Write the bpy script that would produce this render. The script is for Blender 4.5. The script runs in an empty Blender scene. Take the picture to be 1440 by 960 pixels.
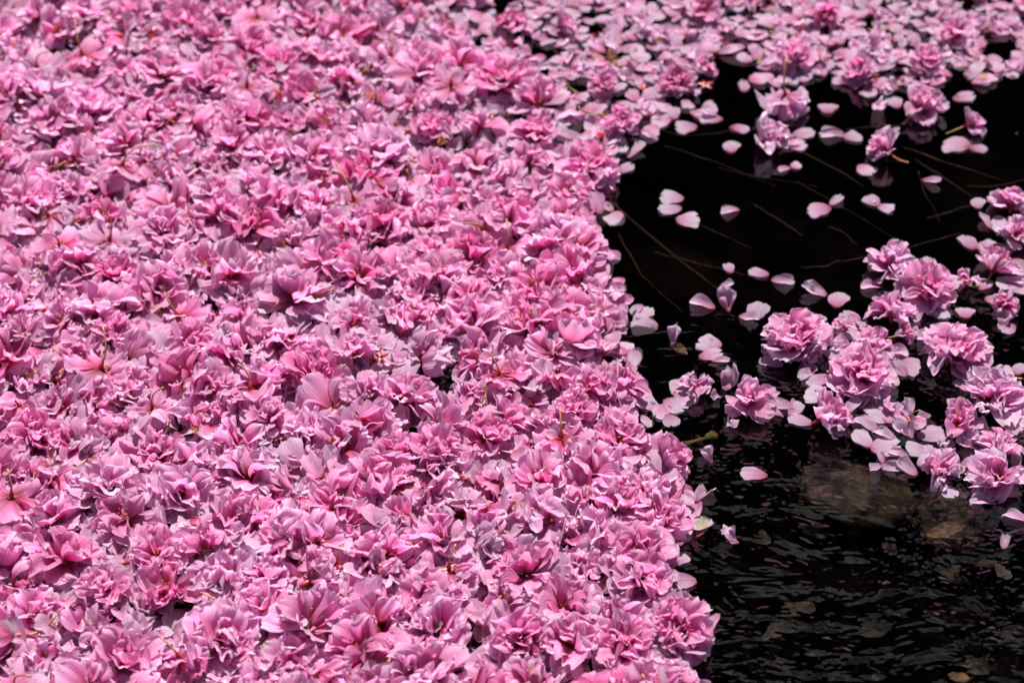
import bpy, math, random
import numpy as np
from mathutils import Vector, Matrix, Euler

RND = random.Random(20240417)
NPR = np.random.default_rng(77)
SC = bpy.context.scene
COL = SC.collection
rad = math.radians

# ------------------------------------------------------------------ camera
CAM_H, PITCH, LENS = 1.30, rad(40.0), 85.0
cam_d = bpy.data.cameras.new('camera')
cam_d.lens = LENS
cam_d.sensor_width = 36.0
cam_d.clip_start = 0.05
cam_d.clip_end = 500.0
cam = bpy.data.objects.new('camera', cam_d)
COL.objects.link(cam)
cam.location = (0, 0, CAM_H)
cam.rotation_euler = (math.pi / 2 - PITCH, 0, 0)
cam_d.dof.use_dof = True
cam_d.dof.aperture_fstop = 6.3
cam_d.dof.focus_distance = 1.88
SC.camera = cam

# ------------------------------------------------------------------ light
SUN_EL, SUN_AZ = rad(66), rad(8)
world = bpy.data.worlds.new('World')
SC.world = world
world.use_nodes = True
wn = world.node_tree
sky = wn.nodes.new('ShaderNodeTexSky')
sky.sky_type = 'NISHITA'
sky.sun_disc = False
sky.sun_elevation = SUN_EL
sky.sun_rotation = SUN_AZ
bg = wn.nodes['Background']
bg.inputs['Strength'].default_value = 0.05
wn.links.new(sky.outputs[0], bg.inputs['Color'])
sun_d = bpy.data.lights.new('sun', 'SUN')
sun_d.energy = 5.0
sun_d.angle = rad(0.53)
sun_d.cycles.use_multiple_importance_sampling = False   # no stray sun sparkles through the rippled water
sun_d.color = (1.0, 0.955, 0.90)
sun = bpy.data.objects.new('sun', sun_d)
COL.objects.link(sun)
S_DIR = Vector((math.sin(SUN_AZ) * math.cos(SUN_EL), math.cos(SUN_AZ) * math.cos(SUN_EL), math.sin(SUN_EL)))
sun.rotation_euler = S_DIR.to_track_quat('Z', 'Y').to_euler()
sun.location = S_DIR * 20

SC.view_settings.view_transform = 'Standard'
SC.view_settings.look = 'None'
SC.view_settings.exposure = 1.2
SC.view_settings.gamma = 1.0
SC.view_settings.use_curve_mapping = False
SC.render.engine = 'CYCLES'
SC.cycles.use_denoising = True
SC.cycles.max_bounces = 10
SC.cycles.diffuse_bounces = 4
SC.cycles.transmission_bounces = 8
SC.cycles.transparent_max_bounces = 8
SC.cycles.sample_clamp_indirect = 4.0
SC.cycles.blur_glossy = 0.5


# ------------------------------------------------------------------ pixels to places
def ray(px, py):
    a = (px - 720.0) / 1440.0 * 36.0 / LENS
    b = -(py - 480.0) / 1440.0 * 36.0 / LENS
    f = Vector((0, math.cos(PITCH), -math.sin(PITCH)))
    u = Vector((0, math.sin(PITCH), math.cos(PITCH)))
    return (f + Vector((a, 0, 0)) + u * b).normalized()


def at(px, py, z=0.0):
    d = ray(px, py)
    t = (z - CAM_H) / d.z
    return Vector((d.x * t, d.y * t, z))


def at_bed(px, py, depth):
    """point under the water surface seen at that pixel (bent by refraction)"""
    p = at(px, py)
    d = ray(px, py)
    h = Vector((d.x, d.y, 0))
    s = h.length / 1.333
    c = math.sqrt(1 - s * s)
    q = p + h.normalized() * (depth * s / c)
    return Vector((q.x, q.y, -depth))


def to_px(p):
    v = Vector(p) - Vector((0, 0, CAM_H))
    f = Vector((0, math.cos(PITCH), -math.sin(PITCH)))
    u = Vector((0, math.sin(PITCH), math.cos(PITCH)))
    z = v.dot(f)
    k = 1440.0 / 36.0 * LENS
    return 720 + v.x / z * k, 480 - v.dot(u) / z * k


def px_size(py):
    """metres on the water per photo pixel at that row"""
    return (at(721, py) - at(720, py)).length


# ------------------------------------------------------------------ materials
def new_mat(name):
    m = bpy.data.materials.new(name)
    m.use_nodes = True
    nt = m.node_tree
    nt.nodes.clear()
    out = nt.nodes.new('ShaderNodeOutputMaterial')
    return m, nt, out


def N(nt, typ, **kw):
    n = nt.nodes.new(typ)
    for k, v in kw.items():
        setattr(n, k, v)
    return n


def setin(n, **kw):
    for k, v in kw.items():
        n.inputs[k.replace('_', ' ')].default_value = v


def math_n(nt, op, a, b=None, c=None, clamp=False):
    n = N(nt, 'ShaderNodeMath', operation=op, use_clamp=clamp)
    for i, v in enumerate((a, b, c)):
        if v is None:
            continue
        if isinstance(v, (int, float)):
            n.inputs[i].default_value = v
        else:
            nt.links.new(v, n.inputs[i])
    return n.outputs[0]


def ramp(nt, fac, stops, interp='EASE'):
    r = N(nt, 'ShaderNodeValToRGB')
    r.color_ramp.interpolation = interp
    el = r.color_ramp.elements
    while len(el) < len(stops):
        el.new(0.5)
    for e, (p, c) in zip(el, stops):
        e.position = p
        e.color = (c[0], c[1], c[2], 1)
    nt.links.new(fac, r.inputs[0])
    return r.outputs[0]


def mixc(nt, fac, a, b, blend='MIX'):
    m = N(nt, 'ShaderNodeMix', data_type='RGBA', blend_type=blend)
    for sock, v in ((m.inputs[0], fac), (m.inputs[6], a), (m.inputs[7], b)):
        if isinstance(v, (int, float)):
            sock.default_value = v
        elif isinstance(v, tuple):
            sock.default_value = (*v, 1)
        else:
            nt.links.new(v, sock)
    return m.outputs[2]


def petal_material():
    m, nt, out = new_mat('petal')
    uv = N(nt, 'ShaderNodeUVMap')
    uv.uv_map = 'UVMap'
    sep = N(nt, 'ShaderNodeSeparateXYZ')
    nt.links.new(uv.outputs[0], sep.inputs[0])
    oi = N(nt, 'ShaderNodeObjectInfo')
    at_ = N(nt, 'ShaderNodeAttribute', attribute_name='look')
    par = N(nt, 'ShaderNodeVectorMath', operation='ADD')
    nt.links.new(oi.outputs['Color'], par.inputs[0])
    nt.links.new(at_.outputs['Color'], par.inputs[1])
    ps = N(nt, 'ShaderNodeSeparateXYZ')
    nt.links.new(par.outputs[0], ps.inputs[0])
    fade, value, deep = ps.outputs[0], ps.outputs[1], ps.outputs[2]
    # veins: noise stretched along the petal
    geo = N(nt, 'ShaderNodeTexCoord')
    mp = N(nt, 'ShaderNodeMapping')
    mp.inputs['Scale'].default_value = (26, 1.6, 1)
    nt.links.new(uv.outputs[0], mp.inputs[0])
    vein = N(nt, 'ShaderNodeTexNoise')
    setin(vein, Scale=1.0, Detail=2.0)
    nt.links.new(mp.outputs[0], vein.inputs['Vector'])
    blot = N(nt, 'ShaderNodeTexNoise')
    setin(blot, Scale=160.0, Detail=2.0)
    nt.links.new(geo.outputs['Object'], blot.inputs['Vector'])
    v = math_n(nt, 'ADD', sep.outputs[1], math_n(nt, 'MULTIPLY_ADD', vein.outputs[0], 0.22, -0.11))
    v = math_n(nt, 'ADD', v, math_n(nt, 'MULTIPLY_ADD', blot.outputs[0], 0.3, -0.15), clamp=True)
    rich = ramp(nt, v, [(0.0, (0.40, 0.006, 0.03)), (0.13, (0.56, 0.015, 0.085)), (0.27, (0.70, 0.085, 0.27)), (0.42, (0.75, 0.205, 0.48)),
                        (0.75, (0.82, 0.38, 0.65)), (0.92, (0.86, 0.54, 0.75)), (1.0, (0.88, 0.63, 0.79))])
    pale = ramp(nt, v, [(0.0, (0.55, 0.12, 0.22)), (0.16, (0.60, 0.34, 0.52)), (0.7, (0.66, 0.48, 0.63)),
                        (1.0, (0.71, 0.57, 0.69))])
    rose = ramp(nt, v, [(0.0, (0.36, 0.012, 0.045)), (0.35, (0.63, 0.05, 0.24)), (1.0, (0.77, 0.17, 0.46))])
    c = mixc(nt, deep, rich, rose)
    c = mixc(nt, fade, c, pale)
    fine = N(nt, 'ShaderNodeMapping')
    fine.inputs['Scale'].default_value = (42, 2.2, 1)
    nt.links.new(uv.outputs[0], fine.inputs[0])
    fv = N(nt, 'ShaderNodeTexNoise')
    setin(fv, Scale=1.0, Detail=3.0, Roughness=0.6)
    nt.links.new(fine.outputs[0], fv.inputs['Vector'])
    val = math_n(nt, 'MULTIPLY', math_n(nt, 'MULTIPLY_ADD', value, 0.5, 0.75), math_n(nt, 'MULTIPLY_ADD', fv.outputs[0], 0.6, 0.70))
    # bruised, browning spots here and there
    spot = N(nt, 'ShaderNodeTexNoise')
    setin(spot, Scale=38.0, Detail=5.0, Roughness=0.7)
    gp = N(nt, 'ShaderNodeNewGeometry')
    nt.links.new(gp.outputs['Position'], spot.inputs['Vector'])
    sf = math_n(nt, 'MULTIPLY_ADD', spot.outputs[0], 7.0, -4.8, clamp=True)
    c = mixc(nt, math_n(nt, 'MULTIPLY', sf, 0.55), c, (0.42, 0.16, 0.17))
    hv = N(nt, 'ShaderNodeHueSaturation')
    nt.links.new(c, hv.inputs['Color'])
    nt.links.new(val, hv.inputs['Value'])
    c = hv.outputs[0]
    bump = N(nt, 'ShaderNodeBump')
    setin(bump, Strength=0.8, Distance=0.0014)
    nt.links.new(vein.outputs[0], bump.inputs['Height'])
    p = N(nt, 'ShaderNodeBsdfPrincipled')
    setin(p, Roughness=0.42)
    p.inputs['Specular IOR Level'].default_value = 0.2
    # light bounced off the thin surface is paler than light filtered through it
    nt.links.new(mixc(nt, 0.06, c, (0.92, 0.80, 0.90)), p.inputs['Base Color'])
    nt.links.new(bump.outputs[0], p.inputs['Normal'])
    tr = N(nt, 'ShaderNodeBsdfTranslucent')
    gm = N(nt, 'ShaderNodeGamma')
    gm.inputs[1].default_value = 1.14
    nt.links.new(c, gm.inputs[0])
    nt.links.new(gm.outputs[0], tr.inputs[0])
    nt.links.new(bump.outputs[0], tr.inputs['Normal'])
    mx = N(nt, 'ShaderNodeMixShader')
    mx.inputs[0].default_value = 0.66
    nt.links.new(p.outputs[0], mx.inputs[1])
    nt.links.new(tr.outputs[0], mx.inputs[2])
    nt.links.new(mx.outputs[0], out.inputs[0])
    return m


def plain_material(name, c1, c2, scale=60.0, rough=0.55, bumpd=0.0008, translucent=0.0, detail=4.0):
    m, nt, out = new_mat(name)
    tc = N(nt, 'ShaderNodeTexCoord')
    nz = N(nt, 'ShaderNodeTexNoise')
    setin(nz, Scale=scale, Detail=detail)
    nt.links.new(tc.outputs['Object'], nz.inputs['Vector'])
    c = ramp(nt, nz.outputs[0], [(0.32, c1), (0.68, c2)])
    p = N(nt, 'ShaderNodeBsdfPrincipled')
    setin(p, Roughness=rough)
    nt.links.new(c, p.inputs['Base Color'])
    b = N(nt, 'ShaderNodeBump')
    setin(b, Strength=0.6, Distance=bumpd)
    nt.links.new(nz.outputs[0], b.inputs['Height'])
    nt.links.new(b.outputs[0], p.inputs['Normal'])
    nt.links.new(p.outputs[0], out.inputs[0])
    return m


def water_material():
    m, nt, out = new_mat('water')
    tc = N(nt, 'ShaderNodeTexCoord')
    warp = N(nt, 'ShaderNodeTexNoise')
    setin(warp, Scale=5.0, Detail=2.0)
    nt.links.new(tc.outputs['Object'], warp.inputs['Vector'])
    add = N(nt, 'ShaderNodeVectorMath', operation='MULTIPLY_ADD')
    nt.links.new(warp.outputs['Color'], add.inputs[0])
    add.inputs[1].default_value = (0.10, 0.10, 0)
    nt.links.new(tc.outputs['Object'], add.inputs[2])
    mp = N(nt, 'ShaderNodeMapping')
    mp.inputs['Rotation'].default_value = (0, 0, rad(-14))
    mp.inputs['Scale'].default_value = (0.8, 1.0, 1.0)
    nt.links.new(add.outputs[0], mp.inputs[0])
    n1 = N(nt, 'ShaderNodeTexNoise')
    setin(n1, Scale=30.0, Detail=3.0, Roughness=0.5)
    nt.links.new(mp.outputs[0], n1.inputs['Vector'])
    n2 = N(nt, 'ShaderNodeTexNoise')
    setin(n2, Scale=70.0, Detail=1.0)
    nt.links.new(mp.outputs[0], n2.inputs['Vector'])
    # current runs faster near the open side of the stream, calm in the lee of the petals
    sp = N(nt, 'ShaderNodeSeparateXYZ')
    nt.links.new(tc.outputs['Object'], sp.inputs[0])
    run = N(nt, 'ShaderNodeMapRange', interpolation_type='SMOOTHSTEP')
    run.inputs[1].default_value = 1.80
    run.inputs[2].default_value = 1.28
    run.inputs[3].default_value = 0.06
    run.inputs[4].default_value = 1.0
    nt.links.new(sp.outputs[1], run.inputs[0])
    h = math_n(nt, 'MULTIPLY_ADD', n2.outputs[0], 0.12, n1.outputs[0])
    h = math_n(nt, 'MULTIPLY', h, run.outputs[0])
    b = N(nt, 'ShaderNodeBump')
    setin(b, Strength=1.0, Distance=0.0115)
    nt.links.new(h, b.inputs['Height'])
    p = N(nt, 'ShaderNodeBsdfPrincipled')
    setin(p, Roughness=0.0, IOR=1.333)
    p.inputs['Base Color'].default_value = (0.44, 0.41, 0.40, 1)
    p.inputs['Transmission Weight'].default_value = 1.0
    nt.links.new(b.outputs[0], p.inputs['Normal'])
    nt.links.new(p.outputs[0], out.inputs[0])
    return m


def bed_material():
    m, nt, out = new_mat('stream_bed')
    tc = N(nt, 'ShaderNodeTexCoord')
    n1 = N(nt, 'ShaderNodeTexNoise')
    setin(n1, Scale=6.0, Detail=8.0, Roughness=0.65)
    n2 = N(nt, 'ShaderNodeTexNoise')
    setin(n2, Scale=55.0, Detail=5.0)
    for n in (n1, n2):
        nt.links.new(tc.outputs['Object'], n.inputs['Vector'])
    a = ramp(nt, n1.outputs[0], [(0.42, (0.001, 0.0007, 0.0006)), (0.60, (0.005, 0.003, 0.002)), (0.76, (0.030, 0.018, 0.010))])
    g = ramp(nt, n2.outputs[0], [(0.35, (0.35, 0.35, 0.35)), (0.7, (1.0, 1.0, 1.0))])
    c = mixc(nt, 1.0, a, g, 'MULTIPLY')
    p = N(nt, 'ShaderNodeBsdfPrincipled')
    setin(p, Roughness=0.8)
    p.inputs['Specular IOR Level'].default_value = 0.0
    nt.links.new(c, p.inputs['Base Color'])
    nt.links.new(p.outputs[0], out.inputs[0])
    return m


M_PETAL = petal_material()
M_CALYX = plain_material('calyx', (0.17, 0.003, 0.009), (0.28, 0.008, 0.016), 220, 0.45)
M_STALK = plain_material('stalk', (0.16, 0.17, 0.035), (0.36, 0.11, 0.05), 35, 0.45)
M_STAMEN = plain_material('stamen', (0.55, 0.30, 0.06), (0.60, 0.16, 0.10), 500, 0.5)
M_WITHER = plain_material('withered', (0.08, 0.04, 0.015), (0.25, 0.15, 0.07), 220, 0.7)
M_BEIGE = plain_material('beige_leaf', (0.07, 0.055, 0.036), (0.20, 0.165, 0.12), 520, 0.7)
M_TWIG = plain_material('wet_twig', (0.016, 0.006, 0.002), (0.085, 0.030, 0.009), 90, 0.6)
M_STONE = plain_material('river_stone', (0.003, 0.002, 0.0012), (0.07, 0.038, 0.013), 95, 0.7, 0.002, detail=8)
M_PEBBLE = plain_material('pebble', (0.10, 0.085, 0.07), (0.22, 0.19, 0.16), 90, 0.7)
M_UNSEEN_BANK = plain_material('unseen_bank', (0.010, 0.012, 0.006), (0.04, 0.035, 0.018), 3.0, 0.9, 0.02)
M_WATER = water_material()
M_BED = bed_material()

m, nt, out = new_mat('droplet')
g = N(nt, 'ShaderNodeBsdfPrincipled')
setin(g, Roughness=0.06, IOR=1.333)
g.inputs['Transmission Weight'].default_value = 1.0
nt.links.new(g.outputs[0], out.inputs[0])
M_DROP = m


# ------------------------------------------------------------------ mesh helpers
def link(name, data, parent=None, mat4=None):
    o = bpy.data.objects.new(name, data)
    COL.objects.link(o)
    if parent is not None:
        o.parent = parent
    if mat4 is not None:
        o.matrix_basis = mat4
    return o


def tag(o, label=None, cat=None, group=None, kind=None):
    if label:
        o['label'] = label
    if cat:
        o['category'] = cat
    if group:
        o['group'] = group
    if kind:
        o['kind'] = kind
    return o


def mesh_np(name, V, F, mat, uv=None, look=None, smooth=True):
    """F: (n,4) or (n,3) int array"""
    me = bpy.data.meshes.new(name)
    V = np.asarray(V, np.float32)
    F = np.asarray(F, np.int32)
    k = F.shape[1]
    me.vertices.add(len(V))
    me.vertices.foreach_set('co', V.ravel())
    me.loops.add(F.size)
    me.loops.foreach_set('vertex_index', F.ravel())
    me.polygons.add(len(F))
    me.polygons.foreach_set('loop_start', np.arange(0, F.size, k, dtype=np.int32))
    me.polygons.foreach_set('loop_total', np.full(len(F), k, np.int32))
    if smooth:
        me.polygons.foreach_set('use_smooth', np.ones(len(F), bool))
    if uv is not None:
        l = me.uv_layers.new(name='UVMap')
        l.data.foreach_set('uv', np.asarray(uv, np.float32)[F.ravel()].ravel())
    if look is not None:
        a = me.attributes.new('look', 'FLOAT_COLOR', 'POINT')
        a.data.foreach_set('color', np.asarray(look, np.float32).ravel())
    me.materials.append(mat)
    me.update(calc_edges=True)
    me.validate()
    return me


def tube(points, radii, sides=6):
    pts = [Vector(p) for p in points]
    V, F = [], []
    for i, p in enumerate(pts):
        d = (pts[min(i + 1, len(pts) - 1)] - pts[max(i - 1, 0)]).normalized()
        a = d.cross(Vector((0, 0, 1)))
        if a.length < 0.1:
            a = d.cross(Vector((1, 0, 0)))
        a.normalize()
        b = d.cross(a)
        for k in range(sides):
            t = 2 * math.pi * k / sides
            V.append(p + (a * math.cos(t) + b * math.sin(t)) * radii[i])
    for i in range(len(pts) - 1):
        for k in range(sides):
            F.append((i * sides + k, i * sides + (k + 1) % sides, (i + 1) * sides + (k + 1) % sides, (i + 1) * sides + k))
    n = len(V)
    V.append(pts[0]); V.append(pts[-1])
    for k in range(sides):
        F.append((n, (k + 1) % sides, k, k))
        e = (len(pts) - 1) * sides
        F.append((n + 1, e + k, e + (k + 1) % sides, e + (k + 1) % sides))
    return np.array([tuple(v) for v in V]), F


def mesh_py(name, V, F, mat, smooth=True):
    me = bpy.data.meshes.new(name)
    F2 = []
    for f in F:
        g_ = []
        for i in f:
            if i not in g_:
                g_.append(int(i))
        F2.append(g_)
    me.from_pydata([tuple(float(c) for c in v) for v in V], [], F2)
    if smooth:
        me.polygons.foreach_set('use_smooth', np.ones(len(F2), bool))
    me.materials.append(mat)
    me.update()
    return me


# ------------------------------------------------------------------ the petal library
T_CTRL = np.array([0, .08, .18, .35, .52, .68, .82, .92, 1.0])
W_CTRL = np.array([.16, .27, .44, .72, .90, 1.0, .97, .84, .60])


def petal_shape(rs, kind, nu, nv):
    """unit-length petal from the origin along +Y, inner face up (+Z)"""
    s = np.linspace(-1, 1, nu + 1)
    t = np.linspace(0, 1, nv + 1)
    S, T = np.meshgrid(s, t)
    P = {
        'outer': dict(W=(.78, 1.06), arc=(.2, 1.0), bend=(-.6, .4), ruf=.060, cr=.030, fold=(0, .35)),
        'inner': dict(W=(.66, .98), arc=(.3, 1.4), bend=(-.8, .45), ruf=.065, cr=.035, fold=(0, .7)),
        'loose': dict(W=(.62, .98), arc=(.15, 1.1), bend=(-.45, .6), ruf=.055, cr=.03, fold=(0, .45)),
        'afloat': dict(W=(.68, 1.08), arc=(-.6, .25), bend=(-.22, .05), ruf=.022, cr=.014, fold=(-.15, .08)),
        'rolled': dict(W=(.62, .85), arc=(2.0, 3.6), bend=(-.3, .4), ruf=.05, cr=.03, fold=(0, .2)),
        'crumpled': dict(W=(.55, .85), arc=(.4, 2.2), bend=(-.8, 1.2), ruf=.14, cr=.10, fold=(0, .9)),
    }[kind]
    u = lambda a: rs.uniform(*a)
    W = u(P['W'])
    arc = u(P['arc'])
    asg = 1.0 if arc >= 0 else -1.0
    arc = max(abs(arc), .05)
    wc = W_CTRL if kind not in ('loose', 'rolled', 'afloat') else np.array([.22, .42, .60, .80, .93, 1.0, .98, .88, .64])
    w = np.interp(T, T_CTRL, wc) * W * 0.5
    asym = rs.uniform(-.10, .10)
    if kind == 'afloat':
        asym *= 1.8
        for sd_ in (-1, 1):
            wob = 1 + .10 * np.sin(rs.uniform(4, 8) * T + rs.uniform(0, 6.28)) + .05 * np.sin(rs.uniform(10, 15) * T + rs.uniform(0, 6.28))
            w = np.where(np.sign(S) == sd_, w * wob, w)
    X = S * w * (1 + asym * np.sign(S) * T)
    # rounded, notched, slightly fringed tip
    drop = 0.10 * S ** 2 * T ** 4
    notch = rs.choice([0, 0, .02, .05] if kind == 'loose' else [0, .05, .10, .17] if kind == 'afloat' else [0, .03, .06, .11]) * np.exp(-((S - rs.uniform(-.2, .2) * (2.2 if kind == 'afloat' else 1)) / .16) ** 2) * T ** 10
    fringe = np.array([rs.gauss(0, .022) for _ in s])[None, :] * T ** 8
    Y = T - drop - notch + fringe
    # cross-section bent into an arc, sharper with a fold along the midrib
    th = X * arc / max(W * .5, 1e-3) * .5
    R = W * .5 / max(arc * .5, 1e-3)
    x = R * np.sin(th)
    z = R * (1 - np.cos(th)) * asg
    z += u(P['fold']) * np.abs(X) * .8 * np.clip(T * 1.6, 0, 1)
    # lengthwise bend
    b = u(P['bend'])
    b2 = rs.uniform(-.5, .5)
    ang = b * T + b2 * T ** 3
    dt = 1.0 / nv
    yy = np.cumsum(np.cos(ang) * dt, axis=0) - dt
    zz = np.cumsum(np.sin(ang) * dt, axis=0) - np.sin(ang[0]) * dt
    yb = yy + (Y - T) * np.cos(ang) - z * np.sin(ang)
    zb = zz + (Y - T) * np.sin(ang) + z * np.cos(ang)
    # ruffled margin and soft crumples
    f1, p1 = rs.uniform(4, 8), rs.uniform(0, 6.28)
    f2, p2 = rs.uniform(6, 11), rs.uniform(0, 6.28)
    edge = np.clip(T * 1.2 - .25, 0, 1) ** 1.5
    zb = zb + P['ruf'] * edge * (np.sin(f1 * S + p1) * .7 + np.sin(f2 * S + 3 * T + p2) * .45)
    for _ in range(3):
        kx, ky, ph = rs.uniform(-7, 7), rs.uniform(-8, 8), rs.uniform(0, 6.28)
        wv = np.sin(kx * S + ky * T + ph) * P['cr'] * np.clip(T * 1.8, 0, 1)
        zb = zb + wv
        if kind == 'crumpled':
            x = x + .5 * np.sin(ky * S + kx * T + ph) * P['cr'] * T
            yb = yb - .4 * np.abs(wv) * T
    # pleats running up the petal
    pf, pp = rs.uniform(5.5, 8.5), rs.uniform(0, 6.28)
    pa = {'outer': .028, 'inner': .038, 'loose': .022, 'rolled': .02, 'crumpled': .045, 'afloat': .010}[kind]
    zb = zb + pa * np.sin(pf * S + pp + 1.2 * np.sin(3 * T)) * np.clip(T * 1.5, 0, 1)
    # slight sideways sweep
    x = x + rs.uniform(-.10, .10) * T ** 2
    V = np.stack([x, yb, zb], -1).reshape(-1, 3)
    UV = np.stack([S * .5 + .5, T], -1).reshape(-1, 2)
    i = np.arange(nv)[:, None] * (nu + 1) + np.arange(nu)[None, :]
    i = i.ravel()
    F = np.stack([i, i + 1, i + nu + 2, i + nu + 1], -1)
    return V, F, UV


LIB = {}
for kind, cnt in (('outer', 26), ('inner', 26), ('loose', 26), ('afloat', 30), ('rolled', 12), ('crumpled', 20)):
    LIB[kind] = []
    for q in range(cnt):
        sd = RND.randrange(10 ** 9)
        hi = petal_shape(random.Random(sd), kind, 12, 9)
        lo = petal_shape(random.Random(sd), kind, 7, 6)
        LIB[kind].append([mesh_np('petal', *hi[:2], M_PETAL, hi[2]), lo])


def star_calyx():
    """five pointed sepals on a small cup, opening along +Z, cup below"""
    V, F = [], []
    rs = RND
    for k in range(5):
        a = 2 * math.pi * k / 5 + rs.uniform(-.15, .15)
        L = rs.uniform(.0065, .0085)
        tilt = rs.uniform(-.25, .35)
        ca, sa = math.cos(a), math.sin(a)
        b = len(V)
        for (r, wd) in ((.0012, .0012), (.35 * L, .0016), (.7 * L, .0011), (L, .00008)):
            zc = r * math.sin(tilt) - .0002
            for sg in (-1, 0, 1):
                V.append((ca * r - sa * wd * sg, sa * r + ca * wd * sg, zc + (.0004 if sg == 0 else 0)))
        for i in range(3):
            for j in range(2):
                p = b + i * 3 + j
                F.append((p, p + 1, p + 4, p + 3))
    prof = [(0.0, .0018), (-.002, .0021), (-.0045, .0017), (-.007, .0009), (-.0075, .0003)]
    b = len(V)
    for z, r in prof:
        for k in range(7):
            t = 2 * math.pi * k / 7
            V.append((r * math.cos(t), r * math.sin(t), z))
    for i in range(len(prof) - 1):
        for k in range(7):
            F.append((b + i * 7 + k, b + i * 7 + (k + 1) % 7, b + (i + 1) * 7 + (k + 1) % 7, b + (i + 1) * 7 + k))
    return V, F


CALYX = [star_calyx() for _ in range(6)]
CALYX_ME = [mesh_py('calyx', *c, M_CALYX) for c in CALYX]


def stalk_shape():
    L = RND.uniform(.018, .036)
    cx, cy = RND.uniform(-.5, .5), RND.uniform(-.5, .5)
    pts, rr = [], []
    for i in range(7):
        t = i / 6
        pts.append((cx * L * t * t, cy * L * t * t, -.006 - L * t * (1 - .25 * t)))
        rr.append(.00062 + (.0005 if i == 6 else 0) + .0003 * (1 - t))
    return tube(pts, rr, 5)


STALK = [stalk_shape() for _ in range(10)]
STALK_ME = [mesh_py('stalk', *c, M_STALK) for c in STALK]


def stamen_shape():
    V, F = [], []
    for k in range(11):
        a = RND.uniform(0, 6.28)
        sp = RND.uniform(.1, .75)
        L = RND.uniform(.007, .011)
        d = Vector((math.sin(sp) * math.cos(a), math.sin(sp) * math.sin(a), math.cos(sp)))
        v, f = tube([Vector((0, 0, 0)), d * L * .6, d * L + Vector((0, 0, .0006)), d * (L + .001)], [.00022, .0002, .0002, .00055], 4)
        b = len(V)
        V += [tuple(x) for x in v]
        F += [tuple(i + b for i in ff) for ff in f]
    return V, F


STAMEN = [stamen_shape() for _ in range(5)]
STAMEN_ME = [mesh_py('stamens', *c, M_STAMEN) for c in STAMEN]


# ------------------------------------------------------------------ one blossom as a list of placed pieces
def frame(base, d, n, size):
    y = d.normalized()
    z = n - y * n.dot(y)
    if z.length < 1e-4:
        z = Vector((0, 0, 1)) - y * y.z
        if z.length < 1e-4:
            z = Vector((1, 0, 0))
    z.normalize()
    x = y.cross(z)
    m = Matrix(((x.x * size, y.x * size, z.x * size, base.x),
                (x.y * size, y.y * size, z.y * size, base.y),
                (x.z * size, y.z * size, z.z * size, base.z), (0, 0, 0, 1)))
    return m


def clamp01(v):
    return max(0.0, min(1.0, v))


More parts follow.
